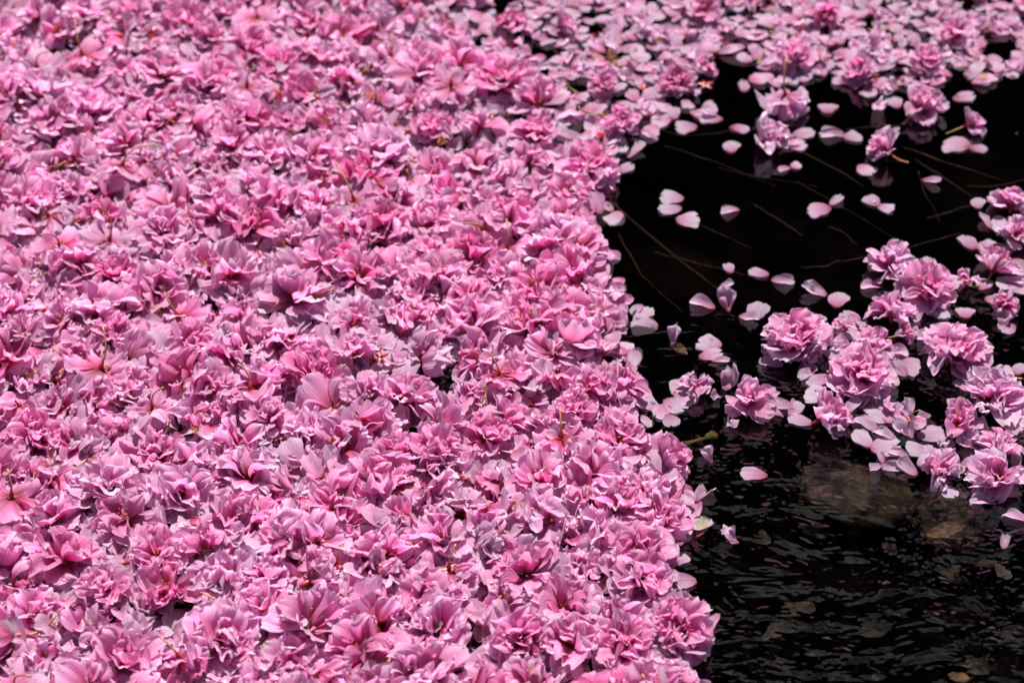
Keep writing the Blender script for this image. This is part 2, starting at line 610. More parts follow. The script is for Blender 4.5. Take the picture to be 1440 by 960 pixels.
def blossom(rs, dia, pose, tilt_dir=None, tilt=None, fade=0.15, deep=0.3, full=1.0, floor=0.0008, lift=0.0, flat=1.0, outer_fade=.1, need=''):
    """pieces of one blossom about its own base at the origin (on the water).
    pose: up / side / down / ragged / fan"""
    Rl = dia * 0.5
    if tilt is None:
        tilt = {'up': rs.uniform(2, 28), 'fan': rs.uniform(25, 50), 'side': rs.uniform(55, 95),
                'down': rs.uniform(140, 180), 'ragged': rs.uniform(0, 60)}[pose]
    if tilt_dir is None:
        tilt_dir = rs.uniform(0, 360)
    ta, td = rad(tilt), rad(tilt_dir)
    axis = Vector((math.sin(ta) * math.cos(td), math.sin(ta) * math.sin(td), math.cos(ta)))
    q = axis.to_track_quat('Z', 'Y')
    q = q @ Euler((0, 0, rs.uniform(0, 6.28))).to_quaternion()
    # height of the receptacle
    hz = {'up': .004, 'fan': .0045, 'side': .30 * Rl, 'down': .62 * Rl, 'ragged': .004}[pose]
    base = Vector((0, 0, hz + lift))
    # the open face drifts along the axis: shift back so the flower stays centred
    base -= Vector((axis.x, axis.y, 0)) * Rl * .45
    L = Rl * 1.02
    if pose == 'ragged':
        layers = [('crumpled', rs.randint(4, 6), 5, 35, .95), ('crumpled', rs.randint(3, 6), 30, 65, .75), ('inner', rs.randint(2, 4), 50, 85, .6)]
    elif pose == 'down':
        layers = [('inner', rs.randint(6, 8), -8, 22, 1.0), ('crumpled', rs.randint(5, 7), 5, 35, 1.0), ('inner', rs.randint(5, 8), 20, 55, .95)]
    elif pose == 'side':
        layers = [('outer', rs.randint(7, 9), 20, 40, 1.0), ('inner', rs.randint(6, 8), 40, 62, .95), ('inner', rs.randint(5, 7), 60, 85, .88)]
    else:
        layers = [('outer', rs.randint(7, 9), 0, 24, 1.0), ('outer', rs.randint(6, 8), 16, 46, 1.0),
                  ('inner', rs.randint(6, 8), 34, 68, .95), ('inner', rs.randint(4, 6), 50, 88, .82), ('inner', rs.randint(1, 3), 60, 95, .55)]
    pieces = []
    fl = fade
    for li, (kind, n, e0, e1, sz) in enumerate(layers):
        n = max(2, int(round(n * full)))
        ph = rs.uniform(0, 6.28)
        for k in range(n):
            az = ph + 2 * math.pi * (k + rs.uniform(-.3, .3)) / n
            e = rad(rs.uniform(e0, e1))
            d = Vector((math.cos(az) * math.cos(e), math.sin(az) * math.cos(e), math.sin(e)))
            nrm = Vector((-math.cos(az) * math.sin(e), -math.sin(az) * math.sin(e), math.cos(e)))
            tw = rs.gauss(0, .42)
            side = d.cross(nrm)
            nrm = nrm * math.cos(tw) + side * math.sin(tw)
            b = Vector((math.cos(az), math.sin(az), 0)) * (.0022 - .0003 * li) + Vector((0, 0, .0012 * li))
            size = L * sz * rs.uniform(.78, 1.12)
            d, nrm, b = q @ d, q @ nrm, q @ b + base
            if flat < 1:
                d = Vector((d.x, d.y, d.z * flat)).normalized()
                nrm = Vector((nrm.x, nrm.y, nrm.z / flat)).normalized()
            # petals pressed against the water lie down on it
            tip = b.z + d.z * size
            lo = floor + rs.uniform(0, .004)
            if tip < lo:
                b.z = max(b.z, floor + .0012)
                dz = max(-.95, min(.95, (lo - b.z) / size))
                h = Vector((d.x, d.y, 0))
                if h.length < .15:
                    a2 = rs.uniform(0, 6.28)
                    h = Vector((math.cos(a2), math.sin(a2), 0))
                h.normalize()
                d = h * math.sqrt(1 - dz * dz) + Vector((0, 0, dz))
                up = 1 if nrm.z >= 0 else -1
                nrm = (nrm * .25 + Vector((rs.gauss(0, .15), rs.gauss(0, .15), up))).normalized()
            kk = kind
            r_ = rs.random()
            if r_ < .06:
                kk = 'rolled'
            elif r_ < .20:
                kk = 'crumpled'
            mi = rs.randrange(len(LIB[kk]))
            inner = li / max(1, len(layers) - 1)
            look = (clamp01(fl * (1.15 - .75 * inner) + outer_fade * (1 - inner) ** 2 + rs.gauss(0, .10)), clamp01(.5 + rs.gauss(0, .13)),
                    clamp01(deep * (.45 + .8 * inner) + rs.gauss(0, .10)))
            pieces.append(('petal', kk, mi, frame(b, d, nrm, size), look))
    cm = Matrix.Translation(base) @ q.to_matrix().to_4x4() @ Matrix.Scale(dia / .05, 4)
    pieces.append(('calyx', None, rs.randrange(len(CALYX)), cm, None))
    if pose in ('side', 'down') or 'stalk' in need or rs.random() < .12:
        keep = 'stalk' in need or rs.random() < (.8 if pose == 'down' else .6)
        if keep:
            pieces.append(('stalk', None, rs.randrange(len(STALK)), cm, None))
    if pose in ('up', 'fan', 'ragged') and ('centre' in need or 'stamens' in need or rs.random() < .75):
        pieces.append(('stamens', None, rs.randrange(len(STAMEN)), cm @ Matrix.Translation((0, 0, .004)), None))
    return pieces


MESHES = {'calyx': CALYX_ME, 'stalk': STALK_ME, 'stamens': STAMEN_ME}
SHAPES = {'calyx': CALYX, 'stalk': STALK, 'stamens': STAMEN}


def build_blossom(pos, pieces, label, group, cat='blossom', name='cherry_blossom'):
    root = link(name, None)
    root.empty_display_size = .01
    root.location = pos
    tag(root, label, cat, group)
    for typ, kind, mi, mt, look in pieces:
        if typ == 'petal':
            o = link('petal', LIB[kind][mi][0], root, mt)
            o.color = (look[0], look[1], look[2], 1)
        elif typ == 'stalk':
            link(typ, MESHES[typ][mi], cal)
        else:
            o = link(typ, MESHES[typ][mi], root, mt)
            if typ == 'calyx':
                cal = o
    return root


class Litter:
    """many small pieces collected into a single mesh"""

    def __init__(self):
        self.V, self.F, self.U, self.L, self.n = [], [], [], [], 0
        self.other = {}

    def petal(self, kind, mi, mt, look):
        v, f, u = LIB[kind][mi][1]
        A = np.array(mt)
        self.V.append(v @ A[:3, :3].T + A[:3, 3])
        self.F.append(f + self.n)
        self.U.append(u)
        self.L.append(np.tile(np.array([look[0], look[1], look[2], 1.0]), (len(v), 1)))
        self.n += len(v)

    def add(self, pos, pieces):
        for typ, kind, mi, mt, look in pieces:
            w = Matrix.Translation(pos) @ mt
            if typ == 'petal':
                self.petal(kind, mi, w, look)
            else:
                V, F = SHAPES[typ][mi]
                A = np.array(w)
                dst = self.other.setdefault(typ, [[], []])
                b = len(dst[0])
                vv = np.asarray([tuple(x) for x in V]) @ A[:3, :3].T + A[:3, 3]
                dst[0] += [tuple(x) for x in vv]
                dst[1] += [tuple(i + b for i in f) for f in F]

    def build(self, name):
        me = mesh_np(name, np.concatenate(self.V), np.concatenate(self.F), M_PETAL, np.concatenate(self.U), np.concatenate(self.L))
        o = link(name, me)
        o.color = (0, 0, 0, 1)
        for typ, (V, F) in self.other.items():
            c = link(typ, mesh_py(typ, V, F, {'calyx': M_CALYX, 'stalk': M_STALK, 'stamens': M_STAMEN}[typ]), o)
            tag(c, kind='stuff')
        return o


# ================================================================== THE SETTING
def grid(name, x0, x1, y0, y1, nx, ny, zf, mat):
    xs, ys = np.linspace(x0, x1, nx + 1), np.linspace(y0, y1, ny + 1)
    X, Y = np.meshgrid(xs, ys)
    Z = zf(X, Y)
    V = np.stack([X, Y, Z], -1).reshape(-1, 3)
    i = (np.arange(ny)[:, None] * (nx + 1) + np.arange(nx)[None, :]).ravel()
    F = np.stack([i, i + 1, i + nx + 2, i + nx + 1], -1)
    return mesh_np(name, V, F, mat)


def bed_z(X, Y):
    # shallow and stony on the near right, dropping off behind
    shal = 1 / (1 + np.exp((Y - 1.42) * 14))
    z = -.17 + .125 * shal
    z = z + .012 * np.sin(X * 9 + 1.3) * np.cos(Y * 7.1) + .006 * np.sin(X * 31 + Y * 17) + .004 * np.sin(Y * 43 - X * 23)
    return z


bed = link('stream_bed', grid('stream_bed', -2.5, 2.5, .2, 4.2, 160, 130, bed_z, M_BED))
tag(bed, kind='structure')
ground = link('ground', grid('ground', -150, 150, -150, 150, 4, 4, lambda X, Y: X * 0 - .40, M_BED))
tag(ground, kind='structure')
water = link('water', grid('water', -30, 30, -20, 4.6, 4, 4, lambda X, Y: X * 0, M_WATER))
tag(water, kind='structure')


def unseen_bank_mesh():
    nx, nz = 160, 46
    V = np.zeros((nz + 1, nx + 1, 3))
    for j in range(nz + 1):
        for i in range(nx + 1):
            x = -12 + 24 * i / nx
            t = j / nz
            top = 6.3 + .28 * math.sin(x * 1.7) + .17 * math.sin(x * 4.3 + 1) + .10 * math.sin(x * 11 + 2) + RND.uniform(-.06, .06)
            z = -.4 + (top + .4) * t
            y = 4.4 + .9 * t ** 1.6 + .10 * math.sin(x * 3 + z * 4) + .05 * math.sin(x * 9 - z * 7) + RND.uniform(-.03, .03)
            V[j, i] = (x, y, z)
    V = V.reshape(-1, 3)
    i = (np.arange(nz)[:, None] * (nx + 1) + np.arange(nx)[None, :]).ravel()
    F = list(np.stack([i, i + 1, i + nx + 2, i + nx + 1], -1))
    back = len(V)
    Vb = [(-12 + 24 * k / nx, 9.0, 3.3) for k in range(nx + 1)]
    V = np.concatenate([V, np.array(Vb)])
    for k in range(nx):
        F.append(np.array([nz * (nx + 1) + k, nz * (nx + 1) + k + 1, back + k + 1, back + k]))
    return mesh_np('bank', V, np.array(F), M_UNSEEN_BANK)


tag(link('bank', unseen_bank_mesh()), kind='structure')  # added unseen bank: stands out of view so the water mirrors something dark

# ------------------------------------------------------------------ stones, twigs and leaves under the water
def stone(px, py, wpx, depth, label, mat=M_STONE, flat=.45, group=None):
    import bmesh
    p = at_bed(px, py, depth)
    r = wpx * .5 * px_size(py)
    bm = bmesh.new()
    bmesh.ops.create_icosphere(bm, subdivisions=4, radius=1.0)
    a, b, c = RND.uniform(0, 6), RND.uniform(0, 6), RND.uniform(0, 6)
    for v in bm.verts:
        n = v.co.copy()
        k = 1 + .16 * math.sin(n.x * 2.6 + a) * math.cos(n.y * 2.9 + b) + .09 * math.sin(n.z * 5 + n.x * 4 + c) + .04 * math.sin(n.x * 11 + b) * math.sin(n.y * 12 + c)
        v.co = Vector((n.x * r * k, n.y * r * k * .85, n.z * r * k * flat))
    me = bpy.data.meshes.new('stone')
    bm.to_mesh(me)
    bm.free()
    me.polygons.foreach_set('use_smooth', np.ones(len(me.polygons), bool))
    me.materials.append(mat)
    o = link('stone', me)
    o.location = (p.x, p.y, p.z - r * flat * .5)
    o.rotation_euler = (0, 0, RND.uniform(0, 6.28))
    tag(o, label, 'stone', group)


stone(1205, 685, 150, .035, 'large mossy brown stone under the water below the side-lying blossom')
stone(1335, 725, 120, .040, 'dark brown sunken stone under the ragged blossom with showing stamens')
stone(1413, 805, 20, .030, 'small pale grey pebble under rippled water', M_PEBBLE, .5)


def twig(points, r, label, mat=M_TWIG, name='twig', cat='twig', depth=.02):
    P = []
    pts = [at_bed(x, y, d) if d > 0 else at(x, y, -d) for x, y, d in points]
    for i in range(len(pts) - 1):
        for k in range(4):
            t = k / 4
            P.append(pts[i].lerp(pts[i + 1], t) + Vector((RND.gauss(0, .0005), RND.gauss(0, .0005), RND.gauss(0, .0005))))
    P.append(pts[-1])
    c = sum(P, Vector()) / len(P)
    n = len(P)
    rr = [r * .54 * (1 - .45 * i / n) * RND.uniform(.75, 1.1) * (1.5 if i % 5 == 3 else 1) for i in range(n)]
    V, F = tube([p - c for p in P], rr, 7)
    o = link(name, mesh_py(name, V, F, mat))
    o.location = c
    tag(o, label, cat)
    return o


twig([(858, 283, .006), (930, 345, .012), (1018, 413, .016)], .0022, 'long straight brown twig slanting down from the carpet edge under black water')
twig([(900, 172, .008), (960, 192, .010), (1045, 183, .010)], .0018, 'orange brown sunken twig below the row of loose petals')
twig([(935, 205, .018), (1000, 226, .018), (1090, 262, .022)], .0014, 'thin dark twig under the water near the ragged pale blossom')
twig([(1060, 288, .012), (1100, 312, .014), (1128, 332, .016)], .0020, 'short brown twig under water left of the paired curled petals')
twig([(1270, 207, .012), (1330, 228, .012), (1405, 252, .014)], .0020, 'olive brown twig slanting under water behind the two-petal pair')
twig([(1285, 223, .008), (1330, 252, .010), (1368, 278, .014)], .0022, 'brown twig continuing from the tip of the floating blossom stalk')
twig([(1190, 183, .004), (1230, 178, .004), (1278, 174, .004)], .0024, 'yellow green stick floating just under the surface by a pink blossom')
twig([(1305, 307, .010), (1335, 298, .010), (1364, 289, .010)], .0022, 'short olive stick under water beside a single cupped petal')
twig([(1128, 376, .012), (1160, 374, .012), (1182, 367, .012)], .0022, 'short knobbly ochre twig under water left of the pompon blossoms')
twig([(1185, 368, .010), (1225, 360, .012), (1285, 346, .012), (1350, 328, .014)], .0018, 'rough brown twig running under water behind the pompon blossoms')
twig([(1130, 215, .018), (1190, 245, .02), (1215, 262, .02)], .0014, 'thin reddish twig sunk under the floating stalked blossom')
twig([(1360, 262, .018), (1400, 262, .018), (1445, 252, .015)], .0022, 'olive stick under water pointing at the cluster by the stream side')
twig([(1165, 318, .02), (1185, 325, .02), (1205, 345, .02)], .0020, 'dark short twig deep under the paired curled petals')
twig([(942, 628, .02), (975, 620, .018), (1008, 612, .02)], .0060, 'blurred yellow green reed piece under rippled water by the carpet edge', M_STALK, 'reed_piece', 'reed')
twig([(920, 355, .03), (990, 372, .03), (1070, 392, .03)], .0016, 'faint dark twig crossing under the long straight twig')
twig([(925, 300, .02), (985, 318, .022), (1060, 350, .026)], .0012, 'faint reddish stem under water crossing the pool below the four-petal group')
twig([(1120, 255, .02), (1200, 300, .024), (1262, 338, .026)], .0013, 'faint straight stem under water leading to the pale frilled blossom')
twig([(1010, 236, .02), (1070, 250, .02), (1150, 262, .02)], .0011, 'thin dim stem lying level under water below the tiny scraps')
twig([(1290, 240, .02), (1300, 270, .022), (1322, 312, .024)], .0013, 'dim stem under water passing the cupped pink petal')
twig([(870, 330, .02), (900, 385, .022), (960, 440, .024)], .0013, 'dim stem under water close along the carpet edge')
twig([(1113, 592, .001), (1120, 590, .001), (1128, 590, .001)], .0010, 'tiny straw coloured stalk bit on the water by the side-lying blossom', M_STALK, 'stalk_bit', 'stalk')


def leaf(px, py, wpx, rot, label, mat, z=.001, asp=.62, curl=.25):
    p = at(px, py, z) if z > 0 else at_bed(px, py, -z)
    L = wpx * px_size(py)
    nu, nv = 8, 12
    V, F = [], []
    for j in range(nv + 1):
        t = j / nv
        w = math.sin(math.pi * min(1, t * .98 + .01)) ** .75 * asp * .5
        for i in range(nu + 1):
            s = i / nu * 2 - 1
            V.append((s * w * L, (t - .5) * L, L * (curl * (s * w) ** 2 * 3 + .03 * math.sin(7 * t + 3 * s) + .02 * math.sin(13 * s - 6 * t) + (.012 if i % 4 == 0 else 0))))
    for j in range(nv):
        for i in range(nu):
            a = j * (nu + 1) + i
            F.append((a, a + 1, a + nu + 2, a + nu + 1))
    o = link('leaf', mesh_py('leaf', V, F, mat))
    o.location = p
    o.rotation_euler = (RND.uniform(-.1, .1), RND.uniform(-.1, .1), rad(rot))
    tag(o, label, 'leaf')


leaf(985, 737, 40, -75, 'beige dry wrinkled leaf caught at the edge of the blossom carpet', M_BEIGE, .004)
leaf(1126, 449, 28, -60, 'small tan dry leaf touching the back of the deep pink pompon blossom', M_BEIGE, .004, .7, .8)
leaf(1350, 953, 30, 80, 'small orange brown leaf lying on the shallow stream bed', M_WITHER, -.02)
leaf(1330, 745, 62, -68, 'long pale brown leaf lying on the dark stone under water', M_WITHER, -.012, .4)
leaf(955, 490, 34, 40, 'brown ring-shaped wet leaf just under the lone upright white petal', M_WITHER, -.006, .5)
leaf(905, 446, 30, 70, 'rust coloured leaf scrap under water at a jutting tip of the carpet', M_WITHER, -.008, .6)

# dead leaves and scraps settled on the bed, too many and too dim to count
M_LITTER = plain_material('sunken_litter', (0.003, 0.002, 0.0015), (0.040, 0.022, 0.010), 60, 0.8)
LV, LF = [], []
for _ in range(200):
    x, y = RND.uniform(.08, .75), RND.uniform(.98, 1.62)
    z = float(bed_z(np.array(x), np.array(y))) + RND.uniform(.001, .012)
    L = RND.uniform(.008, .035)
    a, w = RND.uniform(0, 6.28), RND.uniform(.2, .6)
    e = Euler((RND.uniform(-.5, .5), RND.uniform(-.5, .5), a)).to_matrix()
    b0 = len(LV)
    for j in range(5):
        t = j / 4
        ww = w * math.sin(math.pi * (.06 + .88 * t)) * .5 * RND.uniform(.7, 1.2)
        for sg in (-1, 0, 1):
            LV.append(tuple(Vector((x, y, z)) + e @ Vector((sg * ww * L, (t - .5) * L, .12 * L * math.sin(3 * t + sg)))))
    for j in range(4):
        for i in range(2):
            q = b0 + j * 3 + i
            LF.append((q, q + 1, q + 4, q + 3))
tag(link('leaf_litter', mesh_py('leaf_litter', LV, LF, M_LITTER)), 'dim brown dead leaves and scraps settled on the shallow stream bed', 'leaves', kind='stuff')

# ================================================================== THE FLOWERS
DENSE = [(-170, -130), (640, -130), (625, 0), (700, 95), (800, 148), (875, 165), (885, 235), (848, 262), (830, 330), (848, 372),
         (856, 420), (884, 440), (868, 490), (860, 530), (884, 560), (884, 592), (914, 632), (936, 680), (970, 705), (950, 750),
         (940, 800), (945, 860), (976, 890), (972, 960), (1000, 1060), (1010, 1110), (-170, 1110)]
SPARSE = [(640, -130), (1620, -130), (1620, 110), (1560, 100), (1440, 96), (1395, 118), (1330, 128), (1280, 122), (1215, 132), (1150, 105),
          (1110, 118), (1050, 120), (1020, 158), (960, 176), (900, 168), (875, 165), (800, 148), (700, 95), (625, 0)]
SHORE = [(1445, 260), (1560, 220), (1620, 420), (1600, 640), (1446, 640), (1446, 400)]
HOLES = [(185, 88, 15), (540, 548, 20), (618, 548, 22), (375, 160, 12), (20, 185, 9), (1012, 130, 26), (880, 200, 8), (745, 60, 10),
         (830, 122, 12), (905, 62, 10), (855, 78, 9), (660, 95, 10), (1150, 122, 14), (1400, 70, 14), (585, 65, 9), (690, 545, 8), (575, 615, 12),
         (1030, 60, 9), (960, 110, 12), (1125, 30, 9), (1300, 60, 9), (1350, 110, 10), (1040, 95, 10)]


def inside(poly, x, y):
    c = False
    j = len(poly) - 1
    for i in range(len(poly)):
        xi, yi = poly[i]
        xj, yj = poly[j]
        if (yi > y) != (yj > y) and x < (xj - xi) * (y - yi) / (yj - yi) + xi:
            c = not c
        j = i
    return c


def in_hole(x, y, k=1.0):
    for hx, hy, hr in HOLES:
        if ((x - hx) / 1.35) ** 2 + (y - hy) ** 2 < (hr * k) ** 2:
            return True
    return False


def patch(x, y):
    """slow variation over the carpet: above 0.5 the flowers thin out to a skin of wet petals"""
    v = (math.sin(x * 15 + 2.1 * math.sin(y * 7 + .4)) + math.sin(y * 17 + 1.7 * math.sin(x * 9 + 1.9)) + .7 * math.sin(x * 31 + y * 23) + .5 * math.sin(y * 41 - x * 37)) / 3.2
    return v + .5


class Hash:
    def __init__(self, cell):
        self.c, self.d = cell, {}

    def ok(self, p, r):
        i, j = int(p[0] // self.c), int(p[1] // self.c)
        for a in (i - 1, i, i + 1):
            for b in (j - 1, j, j + 1):
                for q in self.d.get((a, b), ()):
                    if (q[0] - p[0]) ** 2 + (q[1] - p[1]) ** 2 < r * r:
                        return False
        return True

    def add(self, p):
        self.d.setdefault((int(p[0] // self.c), int(p[1] // self.c)), []).append((p[0], p[1]))


# --- the blossoms that float free or stand out: x, y, width in photo pixels, pose, tilt towards (deg, 0 = right, 90 = away), tilt, fade, deep, full, label
FREE = [
    (1120, 490, 92, 'up', 270, 14, .10, .45, 1.1, 'deep pink pompon cherry blossom with a small tan leaf behind it'),
    (1250, 378, 70, 'up', 120, 16, .30, .15, 1.0, 'pale pink frilled blossom with a rough brown twig ending behind it'),
    (1303, 416, 80, 'up', 280, 18, .08, .50, 1.05, 'bright pink pompon blossom touching the pale frilled blossom'),
    (1250, 440, 66, 'fan', 90, 40, .22, .35, .8, 'fan-shaped half blossom below the bright pink pompon'),
    (1343, 502, 92, 'up', 265, 8, .15, .25, 1.1, 'round full pink blossom alone on black water with yellow centre'),
    (1212, 538, 98, 'up', 250, 12, .12, .40, .95, 'large spread pink blossom with a stiff upright centre and wide outer petals'),
    (1226, 488, 62, 'fan', 80, 42, .18, .40, .7, 'narrow upright fan blossom squeezed behind the large spread blossom'),
    (1168, 595, 84, 'side', 5, 60, .20, .40, 1.0, 'side-lying pink blossom with its red base turned to the stream bank carpet'),
    (1393, 567, 94, 'up', 300, 10, .45, .10, 1.0, 'pale full blossom with whitish outer petals near the round full blossom'),
    (1345, 600, 70, 'up', 270, 10, .15, .45, .45, 'open star-like blossom with few petals leaning on the pale full blossom'),
    (1402, 630, 66, 'fan', 60, 35, .20, .35, .7, 'half-open pink blossom wedged below the pale full blossom'),
    (1398, 680, 82, 'up', 240, 20, .30, .20, .5, 'loose blossom of few big smooth petals at the end of the drifting cluster'),
    (1318, 668, 74, 'ragged', 260, 20, .30, .30, .9, 'ragged open blossom with long showing stamens above the dark stone'),
    (1411, 438, 52, 'side', 280, 60, .15, .40, .8, 'small half-closed blossom lying on its side with a brown base'),
    (1398, 378, 66, 'side', 60, 60, .18, .45, .8, 'side-lying blossom whose stalk points out over the dark pool'),
    (1353, 397, 40, 'ragged', 200, 40, .20, .35, .8, 'small crumpled pink blossom with red calyx between two fuller blossoms'),
    (1418, 290, 60, 'up', 90, 25, .25, .40, .6, 'open pink blossom heading the cluster beside the olive stick'),
    (980, 550, 58, 'ragged', 0, 5, .30, .30, 1.0, 'small flat crimped blossom afloat near the carpet tip'),
    (1053, 572, 76, 'up', 270, 10, .28, .35, .5, 'wide open few-petalled blossom between the crimped blossom and the side-lying one'),
    (1235, 218, 62, 'side', 170, 55, .25, .30, .7, 'pink blossom on its side with its green stalk pointing at a twig'),
    (1298, 160, 66, 'up', 280, 10, .28, .35, .6, 'lone pink blossom beside the yellow green stick'),
    (1368, 178, 46, 'side', 0, 60, .40, .25, .4, 'small torn blossom with a red base over the two-petal pair'),
    (1085, 205, 84, 'ragged', 250, 10, .40, .20, 1.1, 'ragged pale blossom with striped petals jutting into the black water'),
    (1105, 150, 70, 'down', 0, 170, .40, .15, .8, 'upturned pale blossom with ochre calyx among strewn petals'),
    (1180, 462, 42, 'ragged', 180, 50, .45, .20, .6, 'wilted little blossom with orange red stalk behind the side fan'),
    (1275, 470, 46, 'ragged', 0, 60, .35, .35, .6, 'wilted blossom scrap with a thin red stalk reaching the round full blossom'),
    (1278, 592, 48, 'down', 90, 165, .55, .10, .45, 'upturned blossom scrap with a bare red star calyx on top'),
    (1210, 110, 60, 'side', 200, 60, .20, .55, .8, 'strong pink blossom on its side at the lower fringe of strewn petals'),
    (1428, 335, 60, 'up', 20, 20, .45, .20, .6, 'pale open blossom between the cluster head and the side-lying blossom'),
]
# --- blossoms of the carpet that stand out: same columns, no label
MARK = [
    (222, 800, 92, 'up', 265, 14, .14, .25, 1.1, None), (577, 572, 84, 'fan', 60, 30, .18, .2, .8, None), (893, 800, 100, 'up', 250, 20, .10, .45, 1.0, None),
    (955, 905, 96, 'up', 250, 18, .10, .35, 1.1, None), (875, 925, 92, 'up', 270, 12, .08, .4, 1.0, None), (905, 840, 84, 'fan', 300, 35, .12, .35, .9, None),
    (815, 815, 70, 'ragged', 270, 10, .25, .15, 1.2, None), (930, 745, 84, 'up', 270, 5, .15, .35, .6, None), (945, 662, 76, 'side', 20, 60, .12, .5, 1.0, None),
    (870, 640, 80, 'up', 270, 15, .10, .5, 1.0, None), (880, 555, 66, 'up', 20, 20, .15, .45, .6, None), (875, 190, 66, 'up', 300, 20, .15, .5, .9, None),
    (715, 325, 88, 'fan', 80, 38, .10, .6, 1.0, None), (600, 860, 80, 'up', 270, 15, .10, .5, .9, None), (620, 660, 92, 'up', 270, 20, .12, .3, .9, None),
    (100, 290, 60, 'up', 285, 15, .2, .2, 1.1, None), (730, 920, 92, 'up', 250, 20, .12, .35, 1.0, None), (80, 740, 90, 'fan', 90, 40, .2, .2, .6, None),
    (45, 775, 70, 'side', 90, 60, .2, .2, .7, None), (150, 850, 78, 'up', 270, 20, .12, .45, 1.0, None), (660, 440, 90, 'fan', 80, 36, .1, .5, .9, None),
    (405, 190, 60, 'up', 270, 20, .15, .4, .9, None), (530, 155, 60, 'down', 90, 165, .15, .4, .9, None), (720, 48, 62, 'fan', 90, 40, .15, .6, .8, None),
    (1160, 40, 70, 'side', 300, 60, .15, .6, .8, None), (990, 105, 40, 'ragged', 0, 30, .2, .5, .9, None), (795, 50, 55, 'side', 0, 60, .25, .5, .7, None),
    (1115, 95, 70, 'up', 270, 20, .25, .35, .8, None), (1300, 100, 62, 'up', 270, 20, .3, .3, .7, None), (690, 775, 56, 'ragged', 0, 30, .75, .05, .9, None),
    (850, 135, 55, 'up', 280, 20, .25, .35, .7, None), (950, 130, 60, 'up', 270, 20, .2, .4, .8, None), (990, 30, 55, 'up', 270, 20, .2, .45, .8, None),
]

placed = Hash(.06)
todo = []      # (pos, spec) of carpet blossoms
for (x, y, w, pose, td, ti, fa, de, fu, label) in FREE:
    pos = at(x, y, 0)
    dia = w * px_size(y) * 1.05
    pos.y -= .004
    pc = blossom(RND, dia, pose, td, ti, fa, de, fu, outer_fade=.35, need=label)
    build_blossom(pos, pc, label, 'blossoms floating free on the open water')
    placed.add(pos)

REGIONS = []
for (x, y, w, pose, td, ti, fa, de, fu, _) in MARK:
    pos = at(x, y, 0)
    pos.z = .005
    placed.add(pos)
    todo.append((pos, dict(dia=w * px_size(y) * (1.05 if y > 200 else .85), pose=pose, tilt_dir=td, tilt=ti, fade=fa, deep=de, full=fu), True))

xmin, xmax, ymin, ymax = -.64, .66, 1.04, 2.36
tries = 0
while tries < 15000:
    tries += 1
    p = (RND.uniform(xmin, xmax), RND.uniform(ymin, ymax))
    px, py = to_px((p[0], p[1], 0))
    den = inside(DENSE, px, py)
    spa = (not den) and inside(SPARSE, px, py)
    sho = (not den) and (not spa) and inside(SHORE, px, py)
    if not (den or spa or sho) or in_hole(px, py, 1.5):
        continue
    # keep whole flowers inside the outline
    if den and not (inside(DENSE, px + 26, py) or px < 0):
        continue
    up_fade = max(0.0, min(1.0, (330 - py) / 330))
    if den:
        r = .0270 + .006 * RND.random() + .006 * up_fade
        # right-hand rim above mid-height is thinner
        if px > 640 and py < 260:
            r += .008
        if patch(*p) > .82 and RND.random() < .75:
            continue
    elif spa:
        r = .060 + .02 * RND.random()
        r = min(r, .06 + .0199)
    else:
        r = .050
    if r > .06:
        ok = placed.ok(p, .06) and RND.random() < (.04 if spa else .5)
    else:
        ok = placed.ok(p, r)
    if not ok:
        continue
    placed.add(p)
    u = RND.random()
    pose = 'up' if u < .30 else 'fan' if u < .50 else 'side' if u < .68 else 'down' if u < .78 else 'ragged'
    fade = min(.5, clamp01(RND.gauss(.17, .14) + .12 * up_fade + (.12 if spa else 0)))
    spec = dict(dia=RND.uniform(.040, .064) if not spa else RND.uniform(.032, .046), pose=pose, fade=fade, deep=clamp01(RND.gauss(.30, .30)), full=RND.uniform(.45, 1.05))
    if pose == 'down':
        spec['full'], spec['dia'] = RND.uniform(.9, 1.15), min(spec['dia'], .050)
    z = RND.uniform(.0, .007) if den else RND.uniform(.0, .004)
    todo.append((Vector((p[0], p[1], z)), spec, False))

scraps = []
for _ in range(1000):
    p = (RND.uniform(xmin, xmax), RND.uniform(ymin, ymax))
    px, py = to_px((p[0], p[1], 0))
    if inside(DENSE, px + 20, py) or (inside(SPARSE, px, py) and RND.random() < .6):
        e = Euler((RND.uniform(-1.2, 1.2), RND.uniform(-1.2, 1.2), RND.uniform(0, 6.28))).to_matrix().to_4x4()
        zz = RND.uniform(.006, .017) if inside(DENSE, px, py) else .003
        typ = RND.choice(['calyx', 'calyx', 'stamens', 'stalk'])
        if typ == 'stalk':
            e = Euler((RND.choice([-1, 1]) * RND.uniform(1.2, 1.9), 0, RND.uniform(0, 6.28)), 'XYZ').to_matrix().to_4x4()
            e = Euler((0, 0, RND.uniform(0, 6.28))).to_matrix().to_4x4() @ e
        scraps.append((Vector((p[0], p[1], zz)), [(typ, None, RND.randrange(5), e, None)]))

# nearest ones in view are objects of their own, the rest one mass
LABELS = {
    'up': ('pink double cherry blossom lying face up in the dense carpet', 'blossoms of the carpet lying face up'),
    'fan': ('pink double cherry blossom tipped over like a fan in the dense carpet', 'blossoms of the carpet tipped like fans'),
    'side': ('pink double cherry blossom lying on its side in the dense carpet', 'blossoms of the carpet lying on their side'),
    'down': ('pink double cherry blossom turned upside down in the dense carpet, red calyx up', 'blossoms of the carpet turned upside down'),
    'ragged': ('crumpled ragged cherry blossom pressed into the dense carpet', 'ragged blossoms of the carpet'),
}


PHRASE = {'up': 'lying face up', 'fan': 'tipped over like a fan', 'side': 'lying on its side', 'down': 'turned upside down', 'ragged': 'pressed flat and ragged'}


